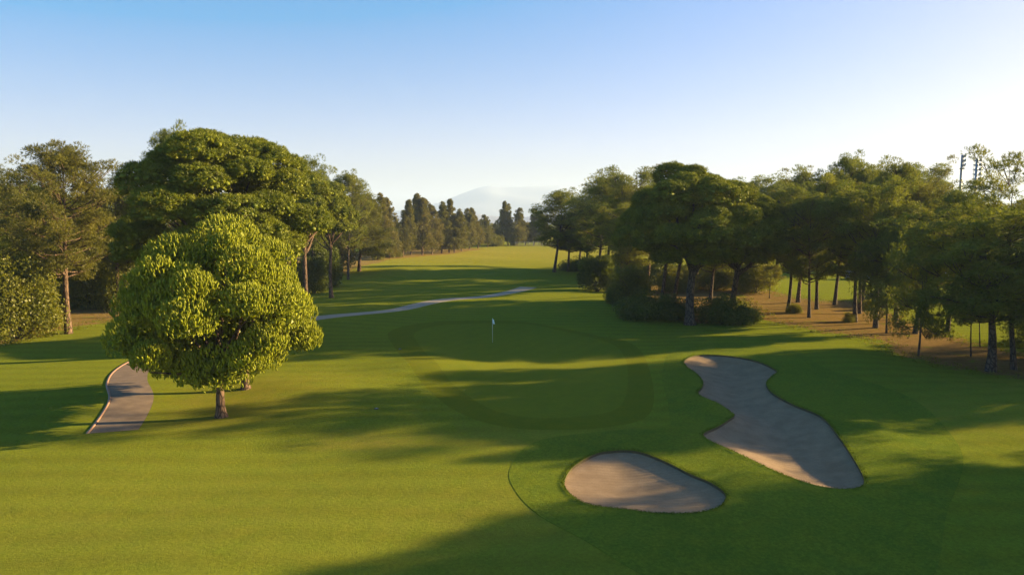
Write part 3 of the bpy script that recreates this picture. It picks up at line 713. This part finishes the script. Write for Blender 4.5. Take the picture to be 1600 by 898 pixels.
plant('loose3', 'pine_tree', 'dark slanting trunk right behind the thick grey trunk of the great umbrella pine', 'tree', 1112, D=92, top=300, w=90, rot=1.9, tilt=(0, .08), group=RG)
plant('bush1', 'bush', 'wide dark bush mound left of the thick grey trunk', 'bush', 1008, by=497, top=452, w=88, rot=.2, group=BG)
plant('bush2', 'bush', 'dark bush mound touching the left of the thick grey trunk', 'bush', 1050, by=499, top=460, w=66, rot=1.2, group=BG)
plant('bush2', 'bush', 'dark bush mound right of the thick grey trunk', 'bush', 1128, by=505, top=460, w=74, rot=2.2, group=BG)
plant('bush1', 'bush', 'bush with sunlit right side at the edge of the brown needle slope', 'bush', 1162, by=506, top=468, w=50, rot=3.2, group=BG)
plant('leafy1', 'bush', 'taller yellow-topped bush at the left end of the dark mounds', 'bush', 985, D=88, top=412, w=62, rot=.5, group=BG)
plant('bush1', 'bush', 'low dark bush at the lawn edge, leftmost of the mounds', 'bush', 962, by=474, top=440, w=34, rot=.5, group=BG)
plant('leafy2', 'bush', 'glowing yellow-green bush seen between the trunks right of the thick grey trunk', 'bush', 1118, D=108, top=398, w=60, rot=1.5, group=BG)
plant('leafy1', 'broadleaf_tree', 'glowing yellow-green broadleaf tree at the top of the brown needle slope', 'tree', 1180, D=104, top=396, w=66, rot=2.5, group=BG)
plant('leafy2', 'bush', 'glowing low bush behind the pale leaning trunks', 'bush', 1058, D=106, top=415, w=62, rot=.3, group=BG)
plant('slim', 'sapling', 'small lone sapling with a light crown on the brown needle slope', 'tree', 1202, by=466, top=412, w=40, rot=.5)
RW = [ # px, base y, top, width, kind, tilt, label
 (1231, 487, 290, 84, 'loose4', .06, 'leaning dark pine left in the open stand, a yellow tuft at its foot'),
 (1247, 472, 268, 90, 'loose2', 0, 'straight pine behind the leaning one at the left of the open stand'),
 (1264, 496, 300, 84, 'loose3', .03, 'thin dark pine trunk nearest the lawn in the open stand'),
 (1276, 483, 262, 80, 'loose4', .02, 'pine whose trunk splits just above the needle floor in the open stand'),
 (1304, 476, 238, 90, 'loose3', .02, 'tallest pine of the open stand, its spiky top high above the rest'),
 (1336, 503, 290, 96, 'loose4', -.10, 'pine with a bowed trunk leaning left over the needle floor'),
 (1343, 490, 262, 80, 'loose2', -.02, 'pine with a straight trunk close behind the bowed one'),
 (1347, 478, 258, 84, 'loose3', 0, 'thick straight pine trunk at the back of the open stand'),
 (1368, 512, 280, 104, 'loose4', -.08, 'dark leaning pine at the right end of the open stand'),
 (1400, 500, 246, 100, 'loose3', 0, 'tall pine above the middle of the dense right-hand clump'),
 (1437, 505, 246, 78, 'loose2', 0, 'tall pine with a feathery olive top left of the two floodlight masts'),
 (1480, 518, 290, 104, 'loose3', 0, 'broad dark pine below the two floodlight masts'),
 (1430, 521, 320, 104, 'loose4', 0, 'dark pine filling the lower middle of the dense right-hand clump'),
 (1385, 520, 345, 80, 'weep', 0, 'low bushy pine at the left foot of the dense right-hand clump')]
for i, (px, by, top, w, k, tl, lab) in enumerate(RW):
    plant(k, 'pine_tree', lab, 'tree', px, by=by, top=top, w=w, rot=i * 1.7, tilt=(0, tl), group=RG)
plant('weep', 'pine_tree', 'drooping bushy small pine on a thin stem in front of the dense right-hand clump', 'tree', 1435, by=556, top=350, w=96, rot=.3, group=RG)
plant('slim', 'pine_tree', 'slim young pine on a thin stem left of the two big right-edge trunks', 'tree', 1517, by=557, top=420, w=62, rot=1.3, group=RG)
plant('slim', 'pine_tree', 'slimmer young pine just behind the slim one near the right edge', 'tree', 1531, by=542, top=430, w=50, rot=2.3, group=RG)
plant('loose4', 'pine_tree', 'big pine with trunk curving left, nearer the lawn of two at the right edge', 'tree', 1548, by=580, top=322, w=205, rot=.3, tilt=(0, -.10), group=RG)
plant('tall', 'pine_tree', 'very tall open pine at the right edge, its bare-limbed top against white sky', 'tree', 1584, by=577, top=222, w=135, rot=2.1, tilt=(0, -.055), group=RG)
plant('weep', 'pine_tree', 'low green pine branch mass cut by the right edge of the photo', 'tree', 1618, by=560, top=460, w=90, rot=2.1, group=RG)
plant('leafy2', 'bush', 'small yellow tuft of growth at the foot of the leaning pine on the brown slope', 'bush', 1241, by=489, top=474, w=22, rot=1, group=BG)
plant('leafy2', 'bush', 'small pale tuft of growth at the foot of the bowed trunk', 'bush', 1326, by=503, top=488, w=18, rot=2, group=BG)
plant('leafy2', 'bush', 'low sunlit tuft between the thick straight trunk and the dark leaning pine', 'bush', 1356, by=484, top=468, w=20, rot=3, group=BG)
deep_r = 'dark pine deep in the right-hand wood, only its foliage showing behind the front pines'
for i, (px, D, top, w) in enumerate([(905, 165, 318, 60), (950, 150, 290, 80), (990, 140, 285, 90), (1040, 125, 280, 90), (1090, 120, 290, 90), (1190, 150, 276, 70), (1215, 158, 276, 74), (1240, 164, 264, 74), (1270, 156, 275, 80), (1340, 150, 262, 80), (1375, 146, 254, 76), (1420, 142, 258, 80), (1460, 150, 272, 64), (1500, 156, 304, 80), (1545, 170, 318, 84), (1600, 175, 306, 90), (1150, 160, 300, 80), (1310, 172, 290, 80)]):
    plant(('loose3', 'loose2', 'loose4')[i % 3], 'pine_tree', deep_r, 'tree', px, D=D, top=top, w=w, rot=i * 1.3, group='deep pines of the right-hand wood')
for i, (px, D, top, w) in enumerate([(905, 150, 400, 60), (945, 135, 400, 70), (990, 125, 398, 80), (1035, 122, 402, 70), (1090, 124, 405, 60), (1420, 92, 440, 90), (1385, 90, 455, 70)]):
    plant('bush%d' % (1 + i % 2), 'bush', 'dark undergrowth bush in the shade behind the right-hand trees', 'bush', px, D=D, top=top, w=w, rot=i * 1.9, group='undergrowth of the right-hand wood')
# trees that continue the wood beyond the right edge (they throw the long foreground shadows)
for i, (x, y, H, Wd) in enumerate([(43, 31, 14, 9), (47, 26, 15, 10), (52, 32, 14.5, 10), (40, 21, 13, 9), (57, 24, 16, 10), (50, 17, 14, 10), (62, 33, 15, 10), (44, 11, 14, 10), (60, 16, 15, 10), (70, 27, 16, 10), (46, 47.5, 14, 8), (52, 50, 15, 9), (60, 52, 15, 10), (56, 57, 15, 9), (47, 54, 12, 7), (70, 56, 15, 10), (78, 64, 16, 10), (42.5, 43, 12, 5.5), (46, 43.0, 12.5, 6)]):
    plant(('loose3', 'loose4')[i % 2], 'pine_tree', 'pine of the wood continuing outside the right edge of the photo', 'tree', 0, xy=(x, y), H=H, Wm=Wd, rot=i * 1.3, group='pines beyond the right edge')

# ------------------------------------------------------------------ flagstick, sprinklers, masts, fence, wall
M['white_paint'] = simple('white_paint', (.72, .72, .70), (.80, .80, .78), 8, .5)
M['flag'] = simple('flag_cloth', (.62, .80, .82), (.78, .90, .90), 6, .8)
M['dark'] = simple('black_plastic', (.015, .015, .014), (.03, .03, .028), 20, .6)
M['steel'] = simple('galvanised_steel', (.16, .20, .24), (.24, .28, .32), 6, .5, .3)
M['lamp'] = simple('floodlight_housing', (.22, .26, .30), (.32, .36, .40), 6, .4, .2)
M['fence'] = simple('weathered_grey_wire', (.22, .23, .23), (.34, .35, .34), 8, .7)
M['wall'] = simple('white_rendered_wall', (.70, .70, .68), (.80, .80, .78), 2, .8)

x, y = G(769.5, 535); z = float(h(x, y))
fl = thing('flagstick', 'thin white flagstick with a limp pale flag standing in the hole on the putting green', 'flag', (x, y, z))
mb = MB(); mb.tube([(0, 0, -.12), (0, 0, 1.0), (0, 0, 2.26)], [.016, .014, .012], 8); link('pole', mb.mesh('pole'), M['white_paint'], fl)
V = []; F = []; nu, nv = 9, 12
for i in range(nu):
    for j in range(nv):
        u, v = i / (nu - 1), j / (nv - 1)
        V.append((.02 + .20 * u * (.55 + .45 * v), .045 * math.sin(u * 9 + v * 2) * u, 2.24 - .10 * u - v * .42 - .06 * math.sin(u * 3.1)))
for i in range(nu - 1):
    for j in range(nv - 1): F.append((i * nv + j, (i + 1) * nv + j, (i + 1) * nv + j + 1, i * nv + j + 1))
fo = link('flag', mesh_np('flag', V, F, True), M['flag'], fl)
sm_ = fo.modifiers.new('thickness', 'SOLIDIFY'); sm_.thickness = .006
mb = MB(); mb.tube([(0, 0, .003), (0, 0, .012)], [.06, .054], 16); link('cup', mb.mesh('cup'), M['dark'], fl)

for px, py, lab in [(625, 545.5, 'small dark sprinkler head in the turf left of the flag, beside the collar'), (588, 638.5, 'small dark sprinkler head in the dark grass left of the front of the green')]:
    x, y = G(px, py)
    o = thing('sprinkler_head', lab, 'sprinkler', (x, y, float(h(x, y))), group='sprinkler heads in the turf')
    mb = MB(); mb.tube([(0, 0, -.05), (0, 0, .03), (0, 0, .035)], [.14, .14, .12], 18); link('casing', mb.mesh('casing', False), M['dark'], o)
    mb = MB(); mb.tube([(0, 0, .035), (0, 0, .055)], [.055, .05], 12); link('nozzle', mb.mesh('nozzle', False), M['steel'], o)

def mast(px, D, top, label, yaw, rows, cols):
    x, y = col_at(px, D); z = float(h(x, y)); H = z_at(px, top, D) - z
    o = thing('floodlight_mast', label, 'floodlight', (x, y, z), (0, 0, yaw), 'floodlight masts behind the wood')
    mb = MB(); mb.tube([(0, 0, -.3), (0, 0, H * .5), (0, 0, H)], [.42, .34, .24], 10); link('pole', mb.mesh('pole'), M['steel'], o)
    mb = MB()
    for r in range(rows): mb.box((0, -.30, H - .3 - r * 1.05), (cols * .95 + .3, .14, .14))
    for s in (-1, 1): mb.tube([(s * cols * .42, -.3, H), (s * cols * .42, -.3, H - rows * 1.05)], .06, 6)
    mb.box((0, -.1, H - rows * 1.05 - .1), (cols * .95 + .9, 1.0, .10))
    link('lamp_rack', mb.mesh('lamp_rack', False), M['steel'], o)
    for r in range(rows):
        for c in range(cols):
            mb = MB(); cx, cz = (c - (cols - 1) / 2) * .95, H - .3 - r * 1.05
            mb.box((cx, -.62, cz), (.62, .34, .56), 0, .45); mb.tube([(cx, -.42, cz), (cx, -.3, cz)], .05, 6)
            link('floodlight', mb.mesh('floodlight', False), M['lamp'], o)
mast(1494, 165, 242, 'floodlight mast with a square lamp rack, left one of the two above the wood', 1.0, 3, 3)
mast(1517, 158, 248, 'floodlight mast with a tall narrow lamp rack, partly behind the very tall pine', 1.9, 6, 2)

fr = None
a, b = col_at(805, 296), col_at(862, 296)
o = thing('wire_fence', 'low grey mesh fence closing the far end of the lit fairway', 'fence', (a[0], a[1], 0))
L = b[0] - a[0]
for k in range(9):
    mb = MB(); mb.tube([(L * k / 8, 0, -.2), (L * k / 8, 0, 2.1)], .07, 6); link('fence_post', mb.mesh('fence_post'), M['fence'], o)
mb = MB()
for k in range(11): mb.box((L / 2, 0, .15 + k * .18), (L, .025, .03))
for k in range(int(L / .4)): mb.box((k * .4, .03, 1.05), (.03, .02, 2.0))
link('wire_mesh', mb.mesh('wire_mesh', False), M['fence'], o)

a, b = col_at(1322, 132), col_at(1720, 118)
L = float(np.linalg.norm(b - a)); ang = math.atan2(b[1] - a[1], b[0] - a[0])
o = thing('boundary_wall', 'low white wall glimpsed between the right-hand trunks beyond the lit grass', 'wall', (a[0], a[1], float(h(*a))), (0, 0, ang))
mb = MB(); mb.box((L / 2, 0, .75), (L, .25, 2.1)); link('wall_panel', mb.mesh('wall_panel', False), M['wall'], o)
mb = MB(); mb.box((L / 2, 0, 1.86), (L + .1, .36, .10)); link('coping', mb.mesh('coping', False), M['wall'], o)

# ------------------------------------------------------------------ ragged grass along the bunker edges
rg = np.random.default_rng(77); PP = []
for poly, n in ((small, 3200), (big, 5600)):
    k = rg.integers(0, len(poly), n); nx = np.roll(poly, -1, 0)[k]; p = poly[k] + (nx - poly[k]) * rg.random((n, 1))
    q = p + rg.normal(0, .09, p.shape); q = q[~inside(poly, q[:, 0], q[:, 1])]
    PP.append(q)
PP = np.vstack(PP); P3 = np.column_stack([PP, h(PP[:, 0], PP[:, 1]) + .03])
V, F = blades(rg, P3, np.array([[0, 0, 1.]]) + rg.normal(0, .35, P3.shape), 4, .055, .014, .6, .01)
struct(link('grass_fringe', mesh_np('grass_fringe', V, F), M['rough']), 'stuff')

# weeds and dry tufts where the mown grass gives out under the trees
PP = rg.uniform([-80, 40], [80, 150], (60000, 2)); d = np.maximum(soft(soil_r, PP, 2.5), soft(soil_l, PP, 2.5)); PP = PP[(d > .25) & (d < .98)]
P3 = np.column_stack([PP, h(PP[:, 0], PP[:, 1])])
V, F = blades(rg, P3, np.array([[0, 0, 1.]]) + rg.normal(0, .3, P3.shape), 7, .20, .035, .7, .02)
struct(link('weeds', mesh_np('weeds', V, F), M['leafy']), 'stuff')

# ------------------------------------------------------------------ air
mb = MB(); mb.box((0, 0, 226), (24000, 24000, 458))
hz = struct(link('haze', mb.mesh('haze', False)), 'stuff')
m, nt, out = new_mat('hazy_air'); v = N(nt, 'VolumePrincipled')
v.inputs['Color'].default_value = (.54, .70, .97, 1); v.inputs['Density'].default_value = 1.8e-4; v.inputs['Anisotropy'].default_value = .1
nt.links.new(v.outputs[0], out.inputs['Volume']); hz.data.materials.append(m)
